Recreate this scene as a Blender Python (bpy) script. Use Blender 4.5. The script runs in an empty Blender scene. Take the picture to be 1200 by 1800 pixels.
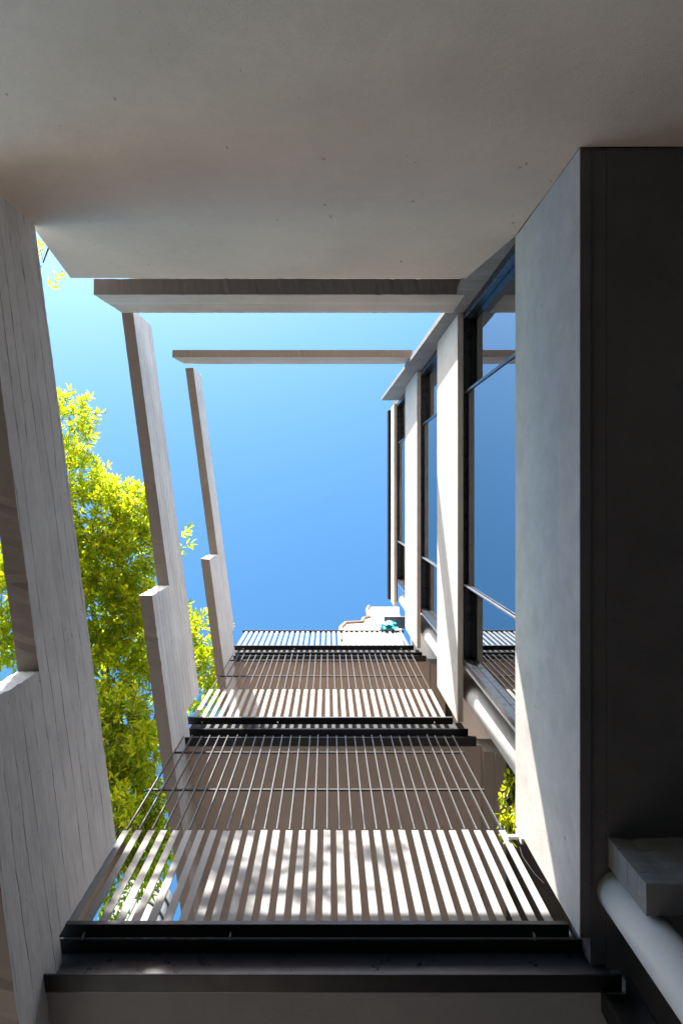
import bpy, math, random
from mathutils import Vector, Matrix, noise
random.seed(7)
S = bpy.context.scene
COL = S.collection
R = math.radians

# ------------------------------------------------------------------ camera, sky, sun, exposure
EYE = 1.6                                   # eye height above the paving
cd = bpy.data.cameras.new('camera'); cam = bpy.data.objects.new('camera', cd); COL.objects.link(cam)
cd.sensor_fit = 'VERTICAL'; cd.sensor_height = 36; cd.sensor_width = 24; cd.lens = 24.0
cd.shift_x = 23/1800; cd.shift_y = -28/1800
cam.location = (0, 0, EYE); cam.rotation_euler = (math.pi, 0, 0)
cd.clip_start = 0.05; cd.clip_end = 5000
S.camera = cam
S.render.resolution_x = 682; S.render.resolution_y = 1024

SUN = Vector((-0.29, -1.0, 0.724)).normalized()      # towards the sun
elev = math.asin(SUN.z); azim = math.atan2(SUN.x, SUN.y)
w = bpy.data.worlds.new("World"); S.world = w; w.use_nodes = True
nt = w.node_tree; nt.nodes.clear()
sky = nt.nodes.new('ShaderNodeTexSky'); sky.sky_type = 'NISHITA'; sky.sun_disc = False
sky.sun_elevation = elev; sky.sun_rotation = azim
sky.air_density = 1.0; sky.dust_density = 1.3; sky.ozone_density = 1.0
bg = nt.nodes.new('ShaderNodeBackground'); bg.inputs['Strength'].default_value = 0.094
wo = nt.nodes.new('ShaderNodeOutputWorld')
hs = nt.nodes.new('ShaderNodeHueSaturation'); hs.inputs['Saturation'].default_value = 1.22; hs.inputs['Hue'].default_value = .484
nt.links.new(sky.outputs[0], hs.inputs['Color']); gm = nt.nodes.new('ShaderNodeGamma'); gm.inputs['Gamma'].default_value = 1.25
nt.links.new(hs.outputs[0], gm.inputs[0]); nt.links.new(gm.outputs[0], bg.inputs[0]); nt.links.new(bg.outputs[0], wo.inputs[0])
sl = bpy.data.lights.new('sun', 'SUN'); sl.energy = 5.0; sl.angle = R(0.53); sl.color = (1, .96, .90)
so = bpy.data.objects.new('sun', sl); COL.objects.link(so)
so.rotation_euler = SUN.to_track_quat('Z', 'Y').to_euler(); so.location = (-5, -10, 20)
S.view_settings.view_transform = 'Standard'; S.view_settings.look = 'None'
S.view_settings.gamma = 1; S.view_settings.exposure = 2.02
try:
    S.cycles.max_bounces = 10; S.cycles.diffuse_bounces = 6; S.cycles.transparent_max_bounces = 16
except Exception: pass

# ------------------------------------------------------------------ materials
def nodes(name):
    m = bpy.data.materials.new(name); m.use_nodes = True
    t = m.node_tree; b = t.nodes['Principled BSDF']
    return m, t, b
def N(t, k, **kw):
    n = t.nodes.new(k)
    for a, v in kw.items(): setattr(n, a, v)
    return n
def coords(t, scale=(1, 1, 1)):
    tc = N(t, 'ShaderNodeTexCoord'); mp = N(t, 'ShaderNodeMapping')
    mp.inputs['Scale'].default_value = scale
    t.links.new(tc.outputs['Object'], mp.inputs[0]); return mp.outputs[0]
def noi(t, vec, scale, detail=5, rough=.6, dist=0):
    n = N(t, 'ShaderNodeTexNoise'); n.inputs['Scale'].default_value = scale
    n.inputs['Detail'].default_value = detail; n.inputs['Roughness'].default_value = rough
    n.inputs['Distortion'].default_value = dist
    t.links.new(vec, n.inputs['Vector']); return n.outputs['Fac']
def ramp(t, fac, stops):
    r = N(t, 'ShaderNodeValToRGB'); e = r.color_ramp.elements
    while len(e) < len(stops): e.new(.5)
    for i, (p, c) in enumerate(stops):
        e[i].position = p; e[i].color = (c, c, c, 1) if isinstance(c, (int, float)) else (*c, 1)
    t.links.new(fac, r.inputs[0]); return r.outputs[0]
def mul(t, a, b, fac=1.0, mode='MULTIPLY'):
    m = N(t, 'ShaderNodeMix', data_type='RGBA', blend_type=mode)
    m.inputs[0].default_value = fac
    for k, s in ((6, a), (7, b)):
        if isinstance(s, tuple): m.inputs[k].default_value = (*s, 1)
        else: t.links.new(s, m.inputs[k])
    return m.outputs[2]
def math_(t, op, a, b=None):
    m = N(t, 'ShaderNodeMath', operation=op)
    for k, s in ((0, a), (1, b)):
        if s is None: continue
        if isinstance(s, (int, float)): m.inputs[k].default_value = s
        else: t.links.new(s, m.inputs[k])
    return m.outputs[0]
def bump(t, b, h, strength, dist=.01):
    n = N(t, 'ShaderNodeBump'); n.inputs['Strength'].default_value = strength
    n.inputs['Distance'].default_value = dist
    t.links.new(h, n.inputs['Height']); t.links.new(n.outputs[0], b.inputs['Normal'])

def plaster(name, col, var=.12, stip=160, bs=.35, rough=.85, specks=True, streak=None):
    m, t, b = nodes(name); v = coords(t)
    big = ramp(t, noi(t, v, 1.3, 4), [(.3, 1-var), (.7, 1.0)])
    c = mul(t, col, big)
    mid = ramp(t, noi(t, v, 14, 6, .7), [(.3, .93), (.7, 1.0)])
    c = mul(t, c, mid)
    if specks:
        s = ramp(t, noi(t, coords(t, (16, 16, 6)), 1.7, 2, .4), [(.205, .4), (.235, 1.0)])
        c = mul(t, c, s, .8)
    if streak:
        s = ramp(t, noi(t, coords(t, streak), 2.0, 5, .65), [(.32, .78), (.6, 1.0)])
        c = mul(t, c, s, .7)
    t.links.new(c, b.inputs['Base Color']); b.inputs['Roughness'].default_value = rough
    h = math_(t, 'ADD', noi(t, v, stip, 3, .6), math_(t, 'MULTIPLY', noi(t, v, 9, 3), 1.5))
    bump(t, b, h, bs, .004)
    return m

def board_concrete(name, col, axis, width=.095, dirt=.55):
    """concrete cast against boards running along `axis`; joints are real grooves in the bump, with grime in them"""
    m, t, b = nodes(name)
    sc = (.3, 9, 9) if axis == 'X' else (9, .3, 9)
    v = coords(t); vs = coords(t, sc)
    sep = N(t, 'ShaderNodeSeparateXYZ'); t.links.new(v, sep.inputs[0])
    wob = noi(t, vs, .8, 5, .7)
    z = math_(t, 'ADD', math_(t, 'DIVIDE', sep.outputs['Z'], width), math_(t, 'MULTIPLY', wob, .9))
    fr = math_(t, 'FRACT', z); fl = math_(t, 'FLOOR', z)
    d = math_(t, 'MINIMUM', fr, math_(t, 'SUBTRACT', 1.0, fr))
    joint = ramp(t, d, [(0.0, 0.0), (.05, 1.0)])
    gate = ramp(t, noi(t, coords(t, (1.1, 1.1, 5)), 1.3, 4, .7), [(.40, 0.0), (.58, 1.0)])
    jn = mul(t, joint, (1, 1, 1), 1.0, 'MIX'); 
    mx = N(t, 'ShaderNodeMix', data_type='RGBA'); t.links.new(gate, mx.inputs[0])
    mx.inputs[6].default_value = (1, 1, 1, 1); t.links.new(joint, mx.inputs[7])
    jo = mx.outputs[2]
    wn = N(t, 'ShaderNodeTexWhiteNoise', noise_dimensions='1D'); t.links.new(fl, wn.inputs['W'])
    tone = ramp(t, wn.outputs['Value'], [(0, .86), (1, 1.0)])
    grain = ramp(t, noi(t, vs, 6, 8, .75), [(.30, .78), (.60, 1.0)])
    blot = ramp(t, noi(t, v, 2.2, 6, .7), [(.25, .80), (.62, 1.0)])
    pits = ramp(t, noi(t, coords(t, (14, 14, 14)), 2.2, 2, .5), [(.24, .3), (.28, 1.0)])
    c = mul(t, col, tone); c = mul(t, c, grain); c = mul(t, c, blot); c = mul(t, c, pits, .6)
    c = mul(t, c, ramp(t, jo, [(0, .18), (1, 1.0)]), dirt)
    t.links.new(c, b.inputs['Base Color']); b.inputs['Roughness'].default_value = .9
    h = math_(t, 'ADD', math_(t, 'MULTIPLY', jo, 1.6), math_(t, 'MULTIPLY', noi(t, vs, 6, 8, .75), 1.2))
    h = math_(t, 'ADD', h, math_(t, 'MULTIPLY', wn.outputs['Value'], .8))
    bump(t, b, h, .75, .006)
    return m

def paint(name, col, rough=.35, metal=0, var=.15, spec=.5, bs=.05):
    m, t, b = nodes(name); v = coords(t)
    c = mul(t, col, ramp(t, noi(t, v, 5, 6, .7), [(.3, 1-var), (.7, 1.0)]))
    t.links.new(c, b.inputs['Base Color'])
    t.links.new(ramp(t, noi(t, v, 11, 5, .7), [(.2, rough*.75), (.8, min(1, rough*1.35))]), b.inputs['Roughness'])
    b.inputs['Metallic'].default_value = metal
    b.inputs['Specular IOR Level'].default_value = spec
    bump(t, b, noi(t, v, 60, 3), bs, .002)
    return m

M = {}
M['beige'] = plaster('beige render', (.60, .485, .39), .16, 170, .9)
M['white'] = plaster('white painted render', (.58, .515, .455), .16, 110, .5, streak=(3, 3, 3))
M['reveal'] = plaster('beige painted soffit', (.36, .32, .28), .08, 150, .2, specks=False)
M['brown'] = plaster('brown painted soffit', (.47, .385, .33), .07, 90, .2)
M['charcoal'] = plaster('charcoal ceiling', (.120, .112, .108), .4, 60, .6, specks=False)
M['bare'] = plaster('smooth brown underside', (.33, .275, .235), .16, 60, .35)  # this brown and the grey below are toned darker to carry shade
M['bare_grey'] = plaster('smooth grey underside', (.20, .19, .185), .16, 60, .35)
M['greysoffit'] = plaster('grey raw soffit', (.27, .262, .255), .22, 90, .35)
M['boardX'] = board_concrete('board marked concrete across', (.58, .52, .455), 'X')
M['boardY'] = board_concrete('board marked concrete along', (.78, .74, .72), 'Y', .115, .9)
M['steel'] = paint('black painted steel', (.007, .007, .008), .42, 0, .3, .4)
M['picket'] = paint('grey painted picket steel', (.195, .186, .176), .55, 0, .1, .3)
M['web'] = paint('blue-black painted web', (.042, .042, .058), .30, 0, .15, .8)  # channel steel, tinted so the colour holds the bluish sky reflection
M['rod'] = paint('dark rod steel', (.075, .072, .072), .35, 0, .2, .5)
M['column'] = board_concrete('grey board marked column', (.25, .24, .235), 'X')
M['dark_rail'] = paint('dark rail steel', (.010, .010, .010), .6, 0, .2, .3)
M['frame'] = paint('black window frame', (.022, .023, .026), .28, .2, .1, .6)
M['alu'] = paint('aluminium trim', (.26, .26, .27), .35, .5, .1)
M['pipe'] = paint('white plastic pipe', (.62, .585, .545), .42, 0, .08, .5, .1)
M['curtain'] = paint('sheer curtain', (.78, .80, .82), .9, 0, .06)
M['blind'] = paint('white ribbed curtain', (.75, .76, .78), .8, 0, .06)  # white for the reflected stripes in the farthest window
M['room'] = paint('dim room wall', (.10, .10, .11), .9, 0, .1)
M['terracotta'] = plaster('terracotta', (.42, .19, .11), .2, 60, .3)
M['bark'] = plaster('bark', (.09, .065, .045), .4, 25, .9, streak=(6, 6, 1))
M['teal'] = paint('turquoise plastic', (.0, .32, .40), .4, 0, .3)
M['tan'] = plaster('weathered brown coping', (.20, .13, .09), .35, 30, .6)
M['greyband'] = plaster('dark mortar band', (.05, .05, .055), .2, 40, .4)
M['block'] = plaster('painted masonry', (.26, .26, .25), .2, 30, .6)

def glass_mat(name, wavy):
    m = bpy.data.materials.new(name); m.use_nodes = True; t = m.node_tree; t.nodes.clear()
    o = N(t, 'ShaderNodeOutputMaterial'); g = N(t, 'ShaderNodeBsdfGlossy'); g.inputs['Roughness'].default_value = .004
    g.inputs['Color'].default_value = (.93, .98, 1, 1)
    tr = N(t, 'ShaderNodeBsdfTransparent'); tr.inputs['Color'].default_value = (.62, .70, .78, 1)
    f = N(t, 'ShaderNodeFresnel'); f.inputs['IOR'].default_value = 6.0
    mx = N(t, 'ShaderNodeMixShader'); t.links.new(f.outputs[0], mx.inputs[0])
    t.links.new(tr.outputs[0], mx.inputs[1]); t.links.new(g.outputs[0], mx.inputs[2]); t.links.new(mx.outputs[0], o.inputs[0])
    b = N(t, 'ShaderNodeBump'); b.inputs['Strength'].default_value = .6 if wavy else .06
    b.inputs['Distance'].default_value = .01
    n = noi(t, coords(t, (1, 1, .6)), 3.0 if wavy else 1.2, 1, .4)
    t.links.new(n, b.inputs['Height']); t.links.new(b.outputs[0], g.inputs['Normal'])
    return m
M['glass'] = glass_mat('window glass', False)
M['glass_wavy'] = glass_mat('old wavy glass', True)

def leaf_mat(name, c0, c1, c2):
    m = bpy.data.materials.new(name); m.use_nodes = True; t = m.node_tree; t.nodes.clear()
    o = N(t, 'ShaderNodeOutputMaterial')
    geo = N(t, 'ShaderNodeNewGeometry')
    c = ramp(t, geo.outputs['Random Per Island'], [(0, c0), (.55, c1), (1, c2)])
    c = mul(t, c, ramp(t, noi(t, coords(t), 1.1, 3), [(.3, .75), (.7, 1.0)]))
    d = N(t, 'ShaderNodeBsdfPrincipled'); d.inputs['Roughness'].default_value = .45
    tl = N(t, 'ShaderNodeBsdfTranslucent')
    t.links.new(c, d.inputs['Base Color'])
    t.links.new(mul(t, c, (1.0, .95, .35)), tl.inputs['Color'])
    mx = N(t, 'ShaderNodeMixShader'); mx.inputs[0].default_value = .76
    t.links.new(d.outputs[0], mx.inputs[1]); t.links.new(tl.outputs[0], mx.inputs[2]); t.links.new(mx.outputs[0], o.inputs[0])
    return m
M['leaf'] = leaf_mat('leaf', (.25, .38, .015), (.50, .62, .03), (.80, .76, .04))

m, t, b = nodes('paving'); v = coords(t)
br = N(t, 'ShaderNodeTexBrick'); br.inputs['Scale'].default_value = 1.6
t.links.new(v, br.inputs['Vector']); br.inputs['Color1'].default_value = (.055, .052, .05, 1); br.inputs['Color2'].default_value = (.045, .044, .042, 1)
br.inputs['Mortar'].default_value = (.04, .038, .036, 1); br.inputs['Mortar Size'].default_value = .012
t.links.new(mul(t, br.outputs[0], ramp(t, noi(t, v, 3, 6), [(.3, .8), (.7, 1)])), b.inputs['Base Color']); b.inputs['Roughness'].default_value = .85
M['paving'] = m

# ------------------------------------------------------------------ mesh helpers
# Builders take (x, y, z) with z measured from the eye (1.6 m up) and y positive towards the beige wall; W() puts that in the world.
def W(p): return Vector((p[0], -p[1], p[2]))
class MB:
    def __init__(s): s.v = []; s.f = []
    def add(s, vs, fs):
        k = len(s.v); s.v += [tuple(a) for a in vs]; s.f += [tuple(i+k for i in f) for f in fs]
    def box(s, x0, x1, y0, y1, z0, z1, bev=0.0):
        if bev <= 0:
            s.add([(x, y, z) for z in (z0, z1) for y in (y0, y1) for x in (x0, x1)],
                  [(0, 2, 3, 1), (4, 5, 7, 6), (0, 1, 5, 4), (2, 6, 7, 3), (0, 4, 6, 2), (1, 3, 7, 5)])
        else:                                   # every edge chamfered
            e = bev; X = (x0, x1); Y = (y0, y1); Z = (z0, z1); k = {}
            vs = []
            for i in (0, 1):
                for j in (0, 1):
                    for l in (0, 1):
                        sx = e*(1-2*i); sy = e*(1-2*j); sz = e*(1-2*l)
                        for a in range(3):
                            p = [X[i]+sx, Y[j]+sy, Z[l]+sz]; p[a] = (X[i], Y[j], Z[l])[a]
                            k[(i, j, l, a)] = len(vs); vs.append(tuple(p))
            fs = []
            for i in (0, 1):
                fs.append([k[(i, 0, 0, 0)], k[(i, 1, 0, 0)], k[(i, 1, 1, 0)], k[(i, 0, 1, 0)]])
                fs.append([k[(0, i, 0, 1)], k[(1, i, 0, 1)], k[(1, i, 1, 1)], k[(0, i, 1, 1)]])
                fs.append([k[(0, 0, i, 2)], k[(1, 0, i, 2)], k[(1, 1, i, 2)], k[(0, 1, i, 2)]])
                for j in (0, 1):
                    fs.append([k[(i, j, 0, 0)], k[(i, j, 0, 1)], k[(i, j, 1, 1)], k[(i, j, 1, 0)]])
                    fs.append([k[(i, 0, j, 0)], k[(i, 0, j, 2)], k[(i, 1, j, 2)], k[(i, 1, j, 0)]])
                    fs.append([k[(0, i, j, 1)], k[(0, i, j, 2)], k[(1, i, j, 2)], k[(1, i, j, 1)]])
                    for l in (0, 1): fs.append([k[(i, j, l, 0)], k[(i, j, l, 1)], k[(i, j, l, 2)]])
            s.add(vs, fs)
    def poly(s, pts, a, b, fn, step=.05, jit=.003):
        """outline extruded from a to b; the outline is subdivided and roughened so that arrises are chipped"""
        out = []
        n = len(pts)
        for i in range(n):
            p, q = pts[i], pts[(i+1) % n]
            L = math.hypot(q[0]-p[0], q[1]-p[1]); c = max(1, int(L/step))
            for k in range(c):
                u = p[0]+(q[0]-p[0])*k/c; v_ = p[1]+(q[1]-p[1])*k/c
                out.append((u, v_))
        m_ = len(out); A = []; B = []
        for (u, v_) in out:
            ja = [random.gauss(0, jit*.5) + (random.gauss(0, jit*1.6) if random.random() < .12 else 0) for _ in range(4)]
            A.append(fn(u+ja[0], v_+ja[1], a)); B.append(fn(u+ja[2], v_+ja[3], b))
        s.add(A+B, [tuple(range(m_)), tuple(range(2*m_-1, m_-1, -1))] + [(i, i+m_, (i+1) % m_+m_, (i+1) % m_) for i in range(m_)])
    def tube(s, pts, rad, n=12, cap=True):
        rings = []
        for i, p in enumerate(pts):
            p = Vector(p); d = (Vector(pts[min(i+1, len(pts)-1)])-Vector(pts[max(i-1, 0)])).normalized()
            u = d.orthogonal().normalized() if i == 0 else (pu - d*pu.dot(d)).normalized()
            pu = u; w_ = d.cross(u); r = rad[i] if isinstance(rad, (list, tuple)) else rad
            rings.append([p+(u*math.cos(2*math.pi*k/n)+w_*math.sin(2*math.pi*k/n))*r for k in range(n)])
        vs = [v_ for r_ in rings for v_ in r_]; fs = []
        for i in range(len(rings)-1):
            for k in range(n):
                fs.append((i*n+k, i*n+(k+1) % n, (i+1)*n+(k+1) % n, (i+1)*n+k))
        if cap: fs += [tuple(range(n-1, -1, -1)), tuple(range(len(vs)-n, len(vs)))]
        s.add(vs, fs)
    def lathe(s, c, prof, n=32):
        vs = [(c[0]+r*math.cos(2*math.pi*k/n), c[1]+r*math.sin(2*math.pi*k/n), z) for r, z in prof for k in range(n)]
        fs = [(i*n+k, i*n+(k+1) % n, (i+1)*n+(k+1) % n, (i+1)*n+k) for i in range(len(prof)-1) for k in range(n)]
        fs += [tuple(range(n-1, -1, -1)), tuple(range(len(vs)-n, len(vs)))]
        s.add(vs, fs)
    def build(s, name, mat, parent=None, smooth=False, loc=(0, 0, 0)):
        me = bpy.data.meshes.new(name); l = W(loc)
        me.from_pydata([(a-l.x, -b_-l.y, c-l.z) for a, b_, c in s.v], [], [f[::-1] for f in s.f]); me.validate()
        import bmesh
        bm = bmesh.new(); bm.from_mesh(me); bmesh.ops.recalc_face_normals(bm, faces=bm.faces) if len(bm.faces) < 4000 else None
        bm.to_mesh(me); bm.free()
        me.materials.append(mat); o = bpy.data.objects.new(name, me); COL.objects.link(o)
        if smooth:
            for p in me.polygons: p.use_smooth = True
        if parent: o.parent = parent; o.location = l-LOC.get(parent.name, Vector()) if parent.type == 'EMPTY' else l
        else: o.location = l + Vector((0, 0, EYE))
        return o
LOC = {}
def tag(o, label=None, cat=None, group=None, kind=None):
    if label: o['label'] = label
    if cat: o['category'] = cat
    if group: o['group'] = group
    if kind: o['kind'] = kind
    return o
def thing(name, loc, label, cat, group=None):
    o = bpy.data.objects.new(name, None); COL.objects.link(o); o.empty_display_size = .2
    o.location = W(loc)+Vector((0, 0, EYE)); LOC[o.name] = W(loc)
    return tag(o, label, cat, group)
def underside(o, mat):  # smoother finish on downward faces, with their shade put into its darker colour
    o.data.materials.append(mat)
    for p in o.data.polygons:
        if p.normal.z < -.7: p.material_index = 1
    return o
fXZ = lambda u, v, t: (u, t, v)
fYZ = lambda u, v, t: (t, u, v)
fXY = lambda u, v, t: (u, v, t)

# ------------------------------------------------------------------ ground
mb = MB(); mb.add([(-300, -300, -EYE), (300, -300, -EYE), (300, 300, -EYE), (-300, 300, -EYE)], [(0, 1, 2, 3)])
tag(mb.build('ground', M['paving']), kind='structure')

# ------------------------------------------------------------------ beige rendered wall at the top of the picture
mb = MB()
mb.poly([(-1.78, 2.02), (4.2, 2.02), (4.2, 3.195), (1.28, 3.195), (1.176, 3.2), (1.172, 4.3), (1.03, 5.12), (-1.93, 5.12), (-1.80, 4.19)], 1.635, 1.90, fXZ, .25, .0015)
mb.box(-1.74, 4.15, 1.905, 2.40, 2.1, 6.12)  # unseen block added to stop sun through the gap above the wall
mb.box(-7, 4.6, 1.66, 1.89, -EYE, 2.015); mb.box(-7, -1.79, 1.66, 1.89, 2.02, 3.5)  # unseen lower and left stretches, extended to keep sun off the ground
tag(mb.build('rendered_wall', M['beige']), 'broad plain beige rendered wall filling the top of the view above the concrete beams', 'wall')

# ------------------------------------------------------------------ concrete beams across the gap
def beam(x0b, x0t, x1, y0, y1, z0, z1, label):
    mb = MB()
    mb.poly([(x0b, z0), (x1, z0), (x1, z1), (x0t, z1)], y0, y1, fXZ, .035, .004)
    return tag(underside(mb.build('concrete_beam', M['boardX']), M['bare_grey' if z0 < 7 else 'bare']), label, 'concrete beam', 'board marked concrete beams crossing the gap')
beam(-1.936, -1.87, 1.125, 1.664, 1.795, 5.64, 6.2, 'nearer board-marked concrete beam with dark underside, just past the beige wall edge')
beam(-1.952, -1.888, 1.05, 1.738, 1.83, 8.55, 8.985, 'farther and shorter board-marked concrete beam, highest one crossing the open sky')

# ------------------------------------------------------------------ slanting concrete balcony parapets on the left
fL = lambda u, v, t: (-1.555-.132*u-t, u, v)
def parapet(ytop, zb1, ystep, zb2, yend, zt, zlow, yfar, label):
    mb = MB()
    mb.poly([(ytop, zb1), (ystep, zb1), (ystep, zb2), (yfar, zb2), (yfar, zlow), (yend, zlow), (yend, zt), (ytop, zt)],
            0, .105, fL, .04, .0035)
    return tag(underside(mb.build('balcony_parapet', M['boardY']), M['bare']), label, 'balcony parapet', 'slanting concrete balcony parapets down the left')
parapet(1.63, 3.40, -.874, 2.80, -2.09, 4.125, 3.25, -4.4, 'nearest and largest rough concrete parapet, running down the left edge of the view')
parapet(1.71, 6.215, -.816, 5.61, -1.97, 6.87, 6.25, -4.4, 'middle stepped concrete parapet under the nearer beam, in front of the green tree')
parapet(1.69, 8.995, -.77, 8.35, -1.85, 9.54, 9.32, -4.4, 'farthest and narrowest concrete parapet, under the farther beam with sky on both sides')

# ------------------------------------------------------------------ the building: spandrels, slabs, windows
B = thing('apartment_building', (2.5, -1, -EYE), 'white and brown apartment building with horizontal window bands rising at the right', 'building')
SP = [(3.2, 4.3, 1.63, -2.07), (6.22, 7.39, 1.66, -2.06), (9.08, 10.47, 1.66, -2.02), (12.27, 12.83, 1.66, -1.98)]
for z0, z1, ya, yb in SP:
    mb = MB(); mb.poly([(ya, z0), (yb, z0), (yb, z1), (ya, z1)], 1.176, 1.226, fYZ, .12, .0015)
    mb.build('spandrel_panel', M['white'], B)
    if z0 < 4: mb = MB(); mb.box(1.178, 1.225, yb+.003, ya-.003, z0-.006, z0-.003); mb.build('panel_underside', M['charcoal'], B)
# slabs over each floor on the room side
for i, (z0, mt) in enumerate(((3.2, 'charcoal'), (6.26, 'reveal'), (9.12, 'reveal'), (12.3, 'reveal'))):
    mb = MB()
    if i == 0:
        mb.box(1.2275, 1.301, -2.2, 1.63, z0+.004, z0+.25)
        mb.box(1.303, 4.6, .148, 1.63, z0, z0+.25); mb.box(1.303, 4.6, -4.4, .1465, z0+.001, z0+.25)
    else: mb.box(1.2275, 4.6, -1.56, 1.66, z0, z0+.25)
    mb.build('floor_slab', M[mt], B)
# end wall with the drain pipe recess, back and side walls of the rooms
mb = MB(); mb.box(1.47, 4.6, -1.66, -1.562, 3.46, 13); mb.build('recess_wall', M['white'], B)
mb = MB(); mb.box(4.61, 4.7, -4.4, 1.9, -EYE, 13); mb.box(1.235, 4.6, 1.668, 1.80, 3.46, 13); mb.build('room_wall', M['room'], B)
# corner column that the beams run into
mb = MB()
L = [(4.3, 1.170), (5.13, 1.03), (5.8, 1.07), (8.5, 1.01), (11.9, .92)]
vs = []
for z, x in L: vs += [(x, 1.668, z), (x, 1.715, z), (1.23, 1.715, z), (1.23, 1.668, z)]
fs = [(0, 1, 2, 3), (16, 19, 18, 17)] + [(4*i+k, 4*i+(k+1) % 4, 4*i+4+(k+1) % 4, 4*i+4+k) for i in range(4) for k in range(4)]
mb.add(vs, fs); mb.build('corner_column', M['column'], B)
mb = MB(); mb.box(1.155, 1.29, -2.0, 1.66, 13.2, 13.45); mb.box(1.23, 1.30, -2.0, 1.66, 12.835, 13.2)
mb.build('roof_edge', M['steel'], B)

def window(z0, z1, glass, cur, label=None):
    ya, yb = 1.655, -1.535
    mb = MB()
    for y, h in ((ya, .05), (.96, .026), (-.80, .026), (yb+.05, .05)): mb.box(1.230 if h > .03 else 1.243, 1.335, y-h, y, z0+.002, z1-.002, .003)
    segs = [(.96, ya-.05), (-.80, .934), (yb+.05, -.826)]
    for a, b_ in segs:
        mb.box(1.234, 1.332, a, b_, z1-.035, z1-.004, .003)
        mb.box(1.234, 1.332, a, b_, z0+.004, z0+.055, .003)
    fr = mb.build('window', M['frame'], B)
    if label: fr['label'] = label
    for i, (a, b_) in enumerate(segs):
        x = 1.252 if i == 1 else 1.290
        mb = MB(); mb.box(x, x+.006, a+.006, b_-.006, z0+.06, z1-.038)
        mb.build('pane', M[glass], fr)
    for y in (-.802,):
        mb = MB(); mb.box(1.232, 1.2425, y-.013, y, z0+.01, z1-.01); mb.build('mullion_trim', M['alu'], fr)
    mb = MB(); mb.box(1.23, 1.31, yb-.024, yb-.001, z0, z1-.004); mb.box(1.245, 1.26, yb-.040, yb-.0245, z0, z1-.004)
    mb.build('jamb_trim', M['alu'], fr)
    cx = 1.42
    mb = MB()
    if cur == 0:                                 # drawn sheer curtain, one edge pulled aside
        def folds(pts, x):
            n = 40; vs = []; fs = []
            for k in range(n+1):
                u = k/n
                a = pts[0][0]+(pts[1][0]-pts[0][0])*u, pts[0][1]+(pts[1][1]-pts[0][1])*u
                c = pts[3][0]+(pts[2][0]-pts[3][0])*u, pts[3][1]+(pts[2][1]-pts[3][1])*u
                o_ = .012*math.sin(u*60)
                vs += [(x+o_, a[0], a[1]), (x+o_, c[0], c[1])]
                if k: fs.append((2*k-2, 2*k, 2*k+1, 2*k-1))
            mb.add(vs, fs)
        folds([(.86, z1-.1), (-.76, z1-.1), (-.76, z0+.1), (-.2, z0+.1)], cx)
        folds([(-.9, z1-.1), (-1.46, z1-.1), (-1.46, z0+.1), (-1.05, z0+.1)], cx+.03)
        mb.build('curtain', M['curtain'], fr)
    else:                                        # white wavy ribs behind the glass, standing in for reflections
        for k in range(34):
            y = 1.5-k*.088
            a = .03*math.sin(k*1.9)
            mb.tube([(1.345+.012*math.sin(j*1.3+k), y+a*math.sin(j*.9+k*.7), z0+.12+(z1-z0-.25)*j/8) for j in range(9)], .010, 5)
        mb.build('curtain', M['blind'], fr)  # no real curtain: these ribs draw the reflected stripes
    return fr
window(4.42, 6.258, 'glass', 0)
window(7.5, 9.118, 'glass', 0)
window(10.6, 12.298, 'glass_wavy', 1)

# balcony floors: brown soffits, back wall, side beam
for z, mt, zt in ((3.062, 'greysoffit', 3.32), (6.09, 'brown', 6.33), (9.19, 'brown', 9.4)):
    mb = MB(); mb.add([(-1.2605, -2.222, z), (1.36, -2.222, z), (1.36, -4.4, z), (-.972, -4.4, z),
                       (-1.2605, -2.222, zt), (1.36, -2.222, zt), (1.36, -4.4, zt), (-.972, -4.4, zt)],
                      [(0, 1, 2, 3), (4, 7, 6, 5), (0, 4, 5, 1), (1, 5, 6, 2), (2, 6, 7, 3), (3, 7, 4, 0)])
    mb.build('balcony_slab', M[mt], B)
for z in (6.0, 9.1):
    mb = MB(); mb.box(1.362, 1.45, -4.4, -2.24, z-.02, z+.3); mb.box(1.452, 1.545, -4.4, -2.24, z-.06, z+.3); mb.build('edge_beam', M['reveal'], B)
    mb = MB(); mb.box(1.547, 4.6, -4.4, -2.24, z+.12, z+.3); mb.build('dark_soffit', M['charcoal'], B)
mb = MB(); mb.box(-.95, 4.6, -4.52, -4.41, -EYE, 9.4); mb.build('back_wall', M['brown'], B)

mb = MB(); mb.box(1.56, 4.6, -4.4, -1.67, 9.43, 13); mb.build('upper_wall', M['reveal'], B)
mb = MB(); mb.box(1.62, 4.6, -4.4, -1.67, 6.44, 8.95); mb.build('brown_wall', M['brown'], B)
mb = MB(); mb.box(2.7, 2.8, -4.4, 1.62, -EYE, 3.19); mb.build('ground_floor_wall', M['greysoffit'], B)  # unseen courtyard walls, here and below, added to darken undersides
mb = MB(); mb.box(-7, -.96, -4.6, -4.41, -EYE, 2.5); mb.box(-7.2, -7.01, -4.6, 1.89, -EYE, 2.5)
mb.build('ground_floor_wall', M['greysoffit'], B)

# stub beam beside the pipe
mb = MB(); mb.poly([(1.309, -1.60), (2.6, -1.60), (2.6, -1.732), (1.309, -1.732)], 2.816, 3.196, fXY, .05, .003)
underside(mb.build('stub_beam', M['column'], B), M['bare_grey'])

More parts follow.
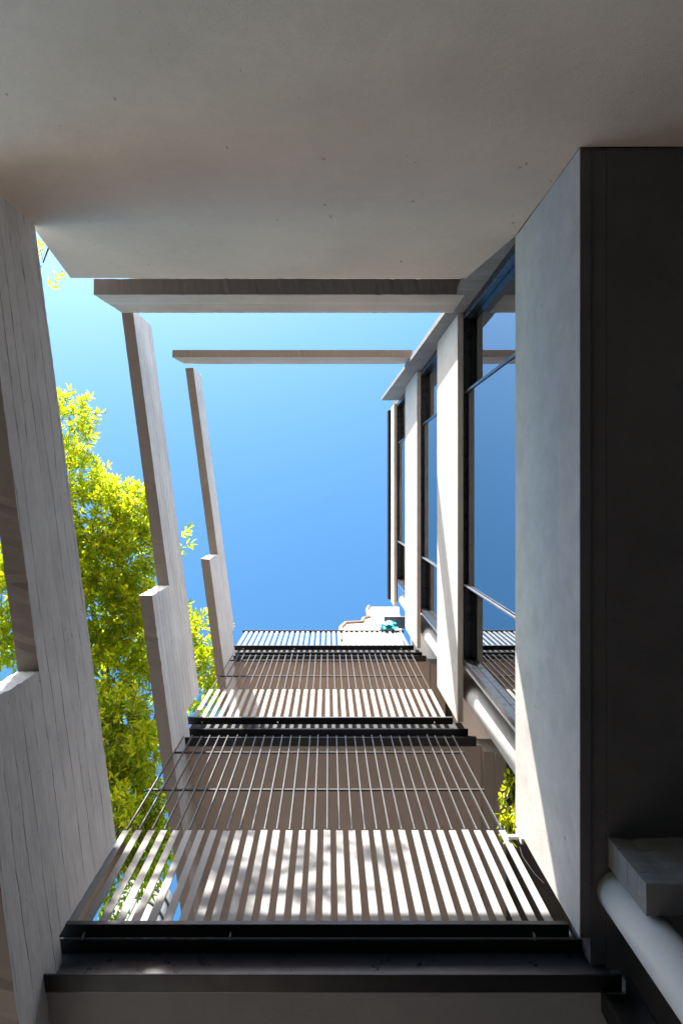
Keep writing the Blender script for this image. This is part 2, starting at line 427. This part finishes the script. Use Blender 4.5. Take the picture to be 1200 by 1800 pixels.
# ------------------------------------------------------------------ drain pipe
mb = MB()
px, py, pr = 1.352, -1.845, .098
mb.tube([(px, py, z) for z in (-EYE, 3.19)], pr, 40); mb.tube([(px, py, z) for z in (3.46, 12.2)], pr, 40)
dp = mb.build('drain_pipe', M['pipe'], None, True); tag(dp, 'thick round white drain pipe running up beside the window bands', 'drain pipe')
for p in dp.data.polygons:
    if len(p.vertices) > 4: p.use_smooth = False

# ------------------------------------------------------------------ steel channels under each balcony edge
def channel(z, x0, x1, label, post=False):
    e = thing('steel_channel', ((x0+x1)/2, -2.18, z), label, 'steel channel', 'black steel channels along the balcony edges')
    s = 1.0
    mb = MB(); mb.box(x0, x1, -2.216, -2.14, z, z+.012, .002); mb.build('lower_flange', M['steel'], e)
    mb = MB(); mb.box(x0, x1, -2.22, -2.2165, z+.001, z+.27); mb.build('web', M['web'], e)
    mb = MB(); mb.box(x0+.035, x1-.03, -2.198, -2.186, z+.275, z+(.56 if z > 9 else .53 if z > 6 else .42)); mb.build('edge_plate', M['dark_rail'], e)
    mb = MB(); mb.box(x0+.02, x1-.02, -2.216, -2.152, z+.258, z+.27, .002); mb.build('upper_flange', M['steel'], e)
    if post:
        mb = MB(); mb.box(1.215, 1.227, -2.30, -2.20, -EYE, z-.002); mb.box(1.325, 1.337, -2.30, -2.14, -EYE, z-.002); mb.box(1.2275, 1.3245, -2.236, -2.224, -EYE, z-.002)
        mb.box(1.2275, 1.3245, -2.2235, -2.19, -EYE, 2.7)
        mb.build('post', M['steel'], e)
    return e
channel(3.05, -1.34, 1.31, 'nearest wide black steel channel crossing the bottom of the view', True)
channel(6.05, -1.34, 1.31, 'black steel channel between the large railing and the middle railing')
channel(9.15, -1.38, 1.31, 'thin farthest black steel channel just below the top railing')

# ------------------------------------------------------------------ railings with slat and rod pickets
def picket_mesh(zb, zm, zt):
    mb = MB(); mb.box(-.0215, .0215, -.004, .004, zb, zm, .0012)
    if zt: mb.box(-.0040, .0040, -.010, .010, zm+.0005, zt, .001)
    o = mb.build('picket', M['picket']); o.data.materials.append(M['rod'])
    for p in o.data.polygons:
        if p.center.z > zm: p.material_index = 1
    return o
def railing(z, hm, ht, rails, n, x0, x1, label):
    e = thing('balcony_railing', (0, -2.12, z), label, 'railing', 'slatted steel balcony railings')
    proto = picket_mesh(0, hm, ht); 
    for k in range(n):
        o = proto if k == 0 else proto.copy()
        if k: COL.objects.link(o)
        x = x0+(x1-x0)*k/(n-1)
        o.parent = e; o.location = (x+random.gauss(0, .001), 0, 0)
        o.rotation_euler = (random.gauss(0, .0015), random.gauss(0, .0015), random.gauss(0, .03))
    for rz in rails:
        mb = MB(); mb.box(x0-.03, x1+.03, -2.139, -2.127, z+rz-.011, z+rz+.011, .001); mb.build('cross_rail', M['dark_rail'], e)
    mb = MB(); mb.box(x0-.06, x1+.07, -2.150, -2.085, z-.034, z-.002, .002)
    mb.build('bottom_rail', M['steel'], e)
    for xx in (x0+.09, x0+.8, x1-.11):
        mb = MB(); mb.box(xx, xx+.008, -2.14, -2.12, z-.070, z-.035); mb.build('fixing_lug', M['picket'], e)
    return e
railing(3.356, .970, 2.67, (1.60, 2.32), 31, -1.278, 1.10, 'nearest large slatted railing dappled with leaf shadow, above the wide channel')
railing(6.46, 1.02, 2.66, (1.62, 2.40), 31, -1.278, 1.10, 'middle slatted railing, smaller and fully sunlit, between two black channels')
rt = railing(9.56, 1.12, 0, (), 31, -1.278, 1.12, 'highest short railing standing against blue sky, with a turquoise bag on it')
mb = MB(); mb.box(-1.34, 1.18, -2.14, -2.10, 10.682, 10.70, .002); mb.build('top_rail', M['dark_rail'], rt)

# ------------------------------------------------------------------ trees: leaves in sprays on real twigs
def P(px, py, z): return Vector(((px-577)/1200*z, (872-py)/1200*z, z))
def leaf(vs, fs, p, d, nrm, L, Wd):
    d = d.normalized(); s = d.cross(nrm)
    if s.length < 1e-4: s = d.orthogonal()
    s.normalize(); n = s.cross(d)
    k = len(vs)
    a = p; b1 = p+d*L*.38+s*Wd*.5+n*L*.03; b2 = p+d*L*.38-s*Wd*.5+n*L*.03
    m_ = p+d*L*.45-n*L*.05; c1 = p+d*L*.75+s*Wd*.27-n*L*.02; c2 = p+d*L*.75-s*Wd*.27-n*L*.02; e = p+d*L-n*L*.16
    vs += [a, b1, b2, m_, c1, c2, e]
    fs += [(k, k+3, k+1), (k, k+2, k+3), (k+1, k+3, k+4), (k+3, k+2, k+5), (k+3, k+5, k+6), (k+3, k+6, k+4)]
def rv(): 
    while True:
        v_ = Vector((random.uniform(-1, 1), random.uniform(-1, 1), random.uniform(-1, 1)))
        if .05 < v_.length < 1: return v_.normalized()
def spray(vs, fs, tw, p, d, n, size):
    """a drooping twig with n leaves to either side and one at the tip"""
    d = d.normalized(); q = p.copy(); pts = [q.copy()]
    for k in range(n):
        q = q+d*size*.55; d = (d+Vector((0, 0, -.12))+rv()*.15).normalized(); pts.append(q.copy())
        side = d.cross(Vector((0, 0, 1)))+rv()*.5
        for sg in (1, -1):
            leaf(vs, fs, q, d*.8+side*sg*.9+Vector((0, 0, -.25))+rv()*.25, rv()+Vector((0, 0, 1.1)), size*random.uniform(.75, 1.25), size*random.uniform(.30, .42))
    leaf(vs, fs, q, d, Vector((0, 0, 1))+rv()*.6, size*1.1, size*.3)
    tw.append(pts)
def crown(vs, fs, tw, blobs, size):
    for c, r, n in blobs:
        for _ in range(int(n*1.8)):
            o = rv(); f = random.random()**.38
            p = c+Vector((o.x*r[0], o.y*r[1], o.z*r[2]))*f
            if r[0] > .2 and noise.noise(p*1.15+Vector((3, 1, 7))) < -.20: continue          # gaps
            spray(vs, fs, tw, p, o+Vector((0, 0, .25))+rv()*.6, random.randint(2, 4), size*random.uniform(.8, 1.2))
def tree(name, base, loc_label, cat, trunk, limbs, blobs, size, group=None):
    e = thing(name, base, loc_label, cat, group)
    mb = MB(); mb.tube(trunk[0], trunk[1], 12); mb.build('trunk', M['bark'], e, True)
    for pts, r0, r1 in limbs:
        q = []
        for i in range(len(pts)-1):
            for k in range(4): q.append(Vector(pts[i]).lerp(Vector(pts[i+1]), k/4)+rv()*.03)
        q.append(Vector(pts[-1])); n = len(q)
        mb = MB(); mb.tube(q, [r0+(r1-r0)*i/(n-1) for i in range(n)], 7); mb.build('limb', M['bark'], e, True)
    vs, fs, tw = [], [], []
    crown(vs, fs, tw, blobs, size)
    mb = MB(); mb.v = [tuple(v_) for v_ in vs]; mb.f = fs; mb.build('crown', M['leaf'], e)
    mb = MB()
    for t_ in tw[::2]: mb.tube([t_[0], t_[-1]], .004, 3, False)
    mb.build('twigs', M['bark'], e)['kind'] = 'stuff'
    return e
def B_(px, py, z, r, n, rz=None):
    k = z/1200
    return (P(px, py, z), (r*k, r*k, (rz or r)*k*1.0), n)
blobs = [B_(110, 745, 10, 42, 90), B_(112, 850, 9.6, 62, 150), B_(165, 915, 9.4, 62, 160), B_(90, 980, 9.3, 80, 190), B_(222, 890, 9.6, 30, 55), B_(245, 905, 9.6, 20, 25), 
         B_(185, 985, 9.2, 62, 140), B_(235, 962, 9.3, 32, 45), B_(170, 1080, 9, 72, 190), B_(235, 1065, 9, 38, 70), B_(270, 1110, 9.2, 60, 130), B_(80, 1130, 8.8, 85, 150),
         B_(180, 1190, 8.8, 75, 190), B_(280, 1210, 9, 55, 120), B_(352, 1120, 9.8, 30, 55), B_(358, 1170, 9.6, 24, 45), B_(350, 1215, 9.6, 26, 40), B_(225, 1290, 8.6, 48, 100),
         B_(180, 1330, 8.4, 55, 110), B_(215, 1400, 8.2, 48, 95), B_(255, 1425, 8.2, 30, 45), B_(190, 1475, 8, 50, 80), B_(258, 1480, 8.1, 34, 50), B_(215, 1540, 7.8, 38, 40), B_(160, 1590, 7.8, 34, 40),
         B_(5, 920, 8.6, 50, 110), B_(10, 1060, 8.4, 60, 150), B_(0, 1160, 8.2, 50, 130), B_(318, 952, 10.5, 7, 5), B_(262, 1320, 8.8, 22, 20), B_(200, 1270, 8.0, 45, 60), B_(150, 1410, 7.6, 50, 70), B_(225, 1380, 7.8, 38, 60), B_(225, 1460, 7.7, 36, 60), B_(265, 1500, 7.9, 24, 30), B_(190, 1440, 7.4, 30, 40)]
c0 = P(205, 1500, 7.2)
tree('leafy_tree', (-3.4, -5.4, -EYE), 'big sunlit yellow-green tree growing beyond the concrete parapets at the left', 'tree',
     ([(-3.4, -5.4, -EYE), (-3.1, -5.1, 1.5), (-2.75, -4.6, 4.2), (-2.45, -4.2, 5.9), tuple(c0)], [.20, .16, .13, .11, .08]),
     [([c0, P(200, 1300, 9.0), P(175, 1120, 9.9), P(130, 900, 10.2), P(122, 760, 10.3)], .08, .015),
      ([c0, P(262, 1420, 8.6), P(275, 1240, 9.6), P(290, 1120, 9.8), P(350, 1130, 10.1)], .05, .012),
      ([P(190, 1240, 9.3), P(200, 1050, 9.7), P(230, 960, 9.7)], .035, .01),
      ([P(200, 1300, 9.0), P(90, 1150, 9.1), P(15, 1000, 8.5), P(-30, 1015, 8.3)], .07, .04),
      ([P(155, 1150, 9.4), P(90, 1000, 9.7), P(110, 850, 9.9)], .035, .01)],
     blobs, .095)

# second tree behind the beige wall; only its lowest sprigs peep out, but its crown dapples the nearest railing
random.seed(21)
b2 = [(Vector((random.uniform(-3.35, -1.45), random.uniform(3.35, 3.65), random.uniform(7.35, 8.45))), (.12, .10, .11), 12) for _ in range(14)]
b2 += [(Vector((random.uniform(-3.4, -2.6), random.uniform(3.4, 3.6), random.uniform(7.1, 7.5))), (.2, .12, .12), 10) for _ in range(6)]  # low hidden clumps added to shade the channel web
b2 += [(P(76, 462, 8), (.05, .06, .06), 2), (P(82, 512, 8), (.02, .03, .03), 1), (P(318, 486, 10), (.26, .02, .05), 7)]
b2.append((Vector((-2.5, 3.5, 7.24)), (.42, .13, .13), 45))  # dense unseen clump added to block sun on the nearest channel web
tree('leafy_tree', (-3.4, 6.2, -EYE), 'tree standing behind the beige wall, only a few leaf sprigs showing past its edge', 'tree',
     ([(-3.4, 6.2, -EYE), (-3.3, 6.0, 3), (-3.1, 5.2, 6), (-2.9, 4.4, 7.3)], [.18, .15, .11, .07]),
     [([(-2.9, 4.4, 7.3), (-2.5, 3.6, 7.7), (-1.8, 3.5, 7.75), (-1.3, 3.45, 7.7)], .06, .012),
      ([(-2.9, 4.4, 7.3), (-3.0, 3.8, 8.0), P(76, 462, 8)], .04, .008),
      ([(-2.3, 3.45, 8.0), P(318, 480, 10)], .012, .006)], b2, .10)

# ------------------------------------------------------------------ balcony plant, bracket, turquoise bag
e = thing('hanging_plant', (1.50, -2.30, 5.0), 'bright yellow-green trailing plant hanging beside the round pipe above the large railing', 'plant')
vs, fs, tw = [], [], []
for _ in range(44):
    p = Vector((random.uniform(1.33, 1.50), random.uniform(-2.50, -2.16), random.uniform(4.98, 5.35)))
    spray(vs, fs, tw, p, Vector((-.2, random.uniform(-.3, .3), -.6))+rv()*.5, 2, .085)
mb = MB(); mb.v = [tuple(v_) for v_ in vs]; mb.f = fs; mb.build('leaves', M['leaf'], e)
mb = MB()
for t_ in tw: mb.tube(t_+[] , .003, 4, False); mb.tube([t_[0], (1.62, -2.3, 5.5)], .003, 4, False)
mb.build('stems', M['bark'], e)
mb = MB(); mb.lathe((1.66, -2.31, 0), [(.05, 5.36), (.085, 5.36), (.10, 5.56), (.108, 5.56), (.108, 5.585), (.06, 5.585)], 20); mb.build('pot', M['charcoal'], e)
mb = MB()
for k in range(3):
    a = k*2.09; mb.tube([(1.66+.1*math.cos(a), -2.31+.1*math.sin(a), 5.58), (1.66, -2.31, 6.1)], .003, 4)
mb.build('hanger', M['steel'], e)

e = thing('wall_bracket', (1.17, -2.12, 3.9), 'small white bracket with a looped wire at the end of the nearest white panel', 'bracket')
mb = MB(); mb.box(1.10, 1.19, -2.105, -2.085, 4.18, 4.21, .002); mb.box(1.165, 1.18, -2.11, -2.072, 4.13, 4.26, .002); mb.build('plate', M['pipe'], e)
mb = MB(); mb.tube([(1.172, -2.10, 4.22), (1.165, -2.13, 4.2), (1.15, -2.14, 4.05), (1.16, -2.13, 3.85), (1.168, -2.10, 3.7)], .003, 5); mb.build('wire', M['steel'], e)

mb = MB(); random.seed(5)                                    # crumpled bag: dented ball with ragged tails
n1, n2 = 22, 14; vs = []; fs = []
cb = Vector((.955, -2.10, 10.90))
for j in range(n2+1):
    for i in range(n1):
        th = math.pi*j/n2; ph = 2*math.pi*i/n1
        d = Vector((math.sin(th)*math.cos(ph), math.sin(th)*math.sin(ph), math.cos(th)))
        r = .115*(1+.42*noise.noise(d*2.1+Vector((4, 2, 1)))+.28*abs(noise.noise(d*5.3)))
        vs.append(cb+Vector((d.x*r, d.y*r*.8, d.z*r*1.25)))
fs = [(j*n1+i, j*n1+(i+1) % n1, (j+1)*n1+(i+1) % n1, (j+1)*n1+i) for j in range(n2) for i in range(n1)]
mb.add(vs, fs)
for k in range(5):
    a = cb+Vector((random.uniform(-.1, .1), .02, -.08)); b_ = a+Vector((random.uniform(-.08, .08), .02, -.25))
    mb.add([a, a+Vector((.05, .01, 0)), b_+Vector((.03, 0, 0)), b_, a+Vector((.02, .02, -.1))], [(0, 1, 4), (1, 2, 4), (2, 3, 4), (3, 0, 4)])
tag(mb.build('plastic_bag', M['teal']), 'crumpled turquoise and white plastic bag snagged on the top rail of the highest railing', 'bag')

# glass canopy near the roof
e = thing('glass_canopy', (1.0, -2.05, 11.6), 'small pale glass canopy under the roof edge above the turquoise bag', 'canopy')
k = 11.6/1200
mb = MB(); mb.box(98*k, 141*k, -233*k, -213*k, 11.6, 11.612); mb.build('pane', M['glass'], e)
mb = MB(); mb.box(90*k, 141*k, -213*k, -211.5*k, 11.58, 11.62); mb.build('frame', M['alu'], e)

# ------------------------------------------------------------------ far rooftop parapet and the round chimney
e = thing('roof_parapet', (1.0, -2.8, 9.4), 'bright white stepped roof parapet with brown coping behind the highest railing', 'parapet')
K = lambda px, py, Y=-2.72: ((px-577)/(py-872)*-Y, 1200*-Y/(py-872))
prof = [(596, 1180), (599, 1122), (601, 1103), (608, 1097), (636, 1096), (640, 1088), (648, 1085), (645, 1072), (652, 1067), (700, 1067), (715, 1180)]
pts = [K(*p) for p in prof]
mb = MB(); mb.poly(pts, -2.72, -3.1, fXZ, .12, .006); mb.build('wall', M['white'], e)
cop = [K(*p) for p in [(598, 1128), (599, 1104), (607, 1096.5), (636, 1095), (639, 1088), (648, 1086), (645, 1073), (648, 1067)]]
for i in range(len(cop)-1):
    a, b_ = cop[i], cop[i+1]
    mb = MB(); mb.tube([(a[0], -2.71, a[1]), (b_[0], -2.71, b_[1])], .045, 8); 
    mb.build('coping', M['tan'], e)

e = thing('round_chimney', P(250, 1592, 12), 'round banded masonry chimney with a terracotta cap seen through the near railing at the left', 'chimney')
c = P(252, 1592, 12); zt = 12
prof = [(.56, -EYE), (.56, 11.05)]
mb = MB(); mb.lathe((c.x, c.y, 0), [(.55, -EYE), (.55, 10.2), (.55, 10.21), (.55, 10.75), (.55, 11.3), (.55, 11.98), (.50, 12.0)], 40); mb.build('shaft', M['block'], e, False)
for zz in (11.66, 11.28, 10.2):
    mb = MB(); mb.lathe((c.x, c.y, 0), [(.552, zz), (.572, zz+.01), (.572, zz+.05), (.552, zz+.06)], 40); mb.build('band', M['greyband'], e)
for kz, zz in enumerate((11.73, 11.35, 10.27)):
    for q in range(9):
        a = 2*math.pi*(q+.5*(kz % 2))/9
        mb = MB(); d = Vector((math.cos(a), math.sin(a), 0)); s_ = Vector((-d.y, d.x, 0))*.012
        o_ = Vector((c.x, c.y, 0))+d*.546
        vv = [o_+s_*u+d*r_+Vector((0, 0, z_)) for z_ in (zz, zz+(.24, .30, .98)[kz]) for u, r_ in ((-1, 0), (1, 0), (1, .012), (-1, .012))]
        mb.add(vv, [(0, 1, 2, 3), (4, 7, 6, 5), (0, 4, 5, 1), (1, 5, 6, 2), (2, 6, 7, 3), (3, 7, 4, 0)])
        mb.build('joint', M['greyband'], e)
mb = MB(); mb.lathe((c.x, c.y, 0), [(.22, 12.001), (.22, 12.3), (.30, 12.32), (.30, 12.42), (.24, 12.5), (.12, 12.56)], 28); mb.build('cap', M['terracotta'], e, True)
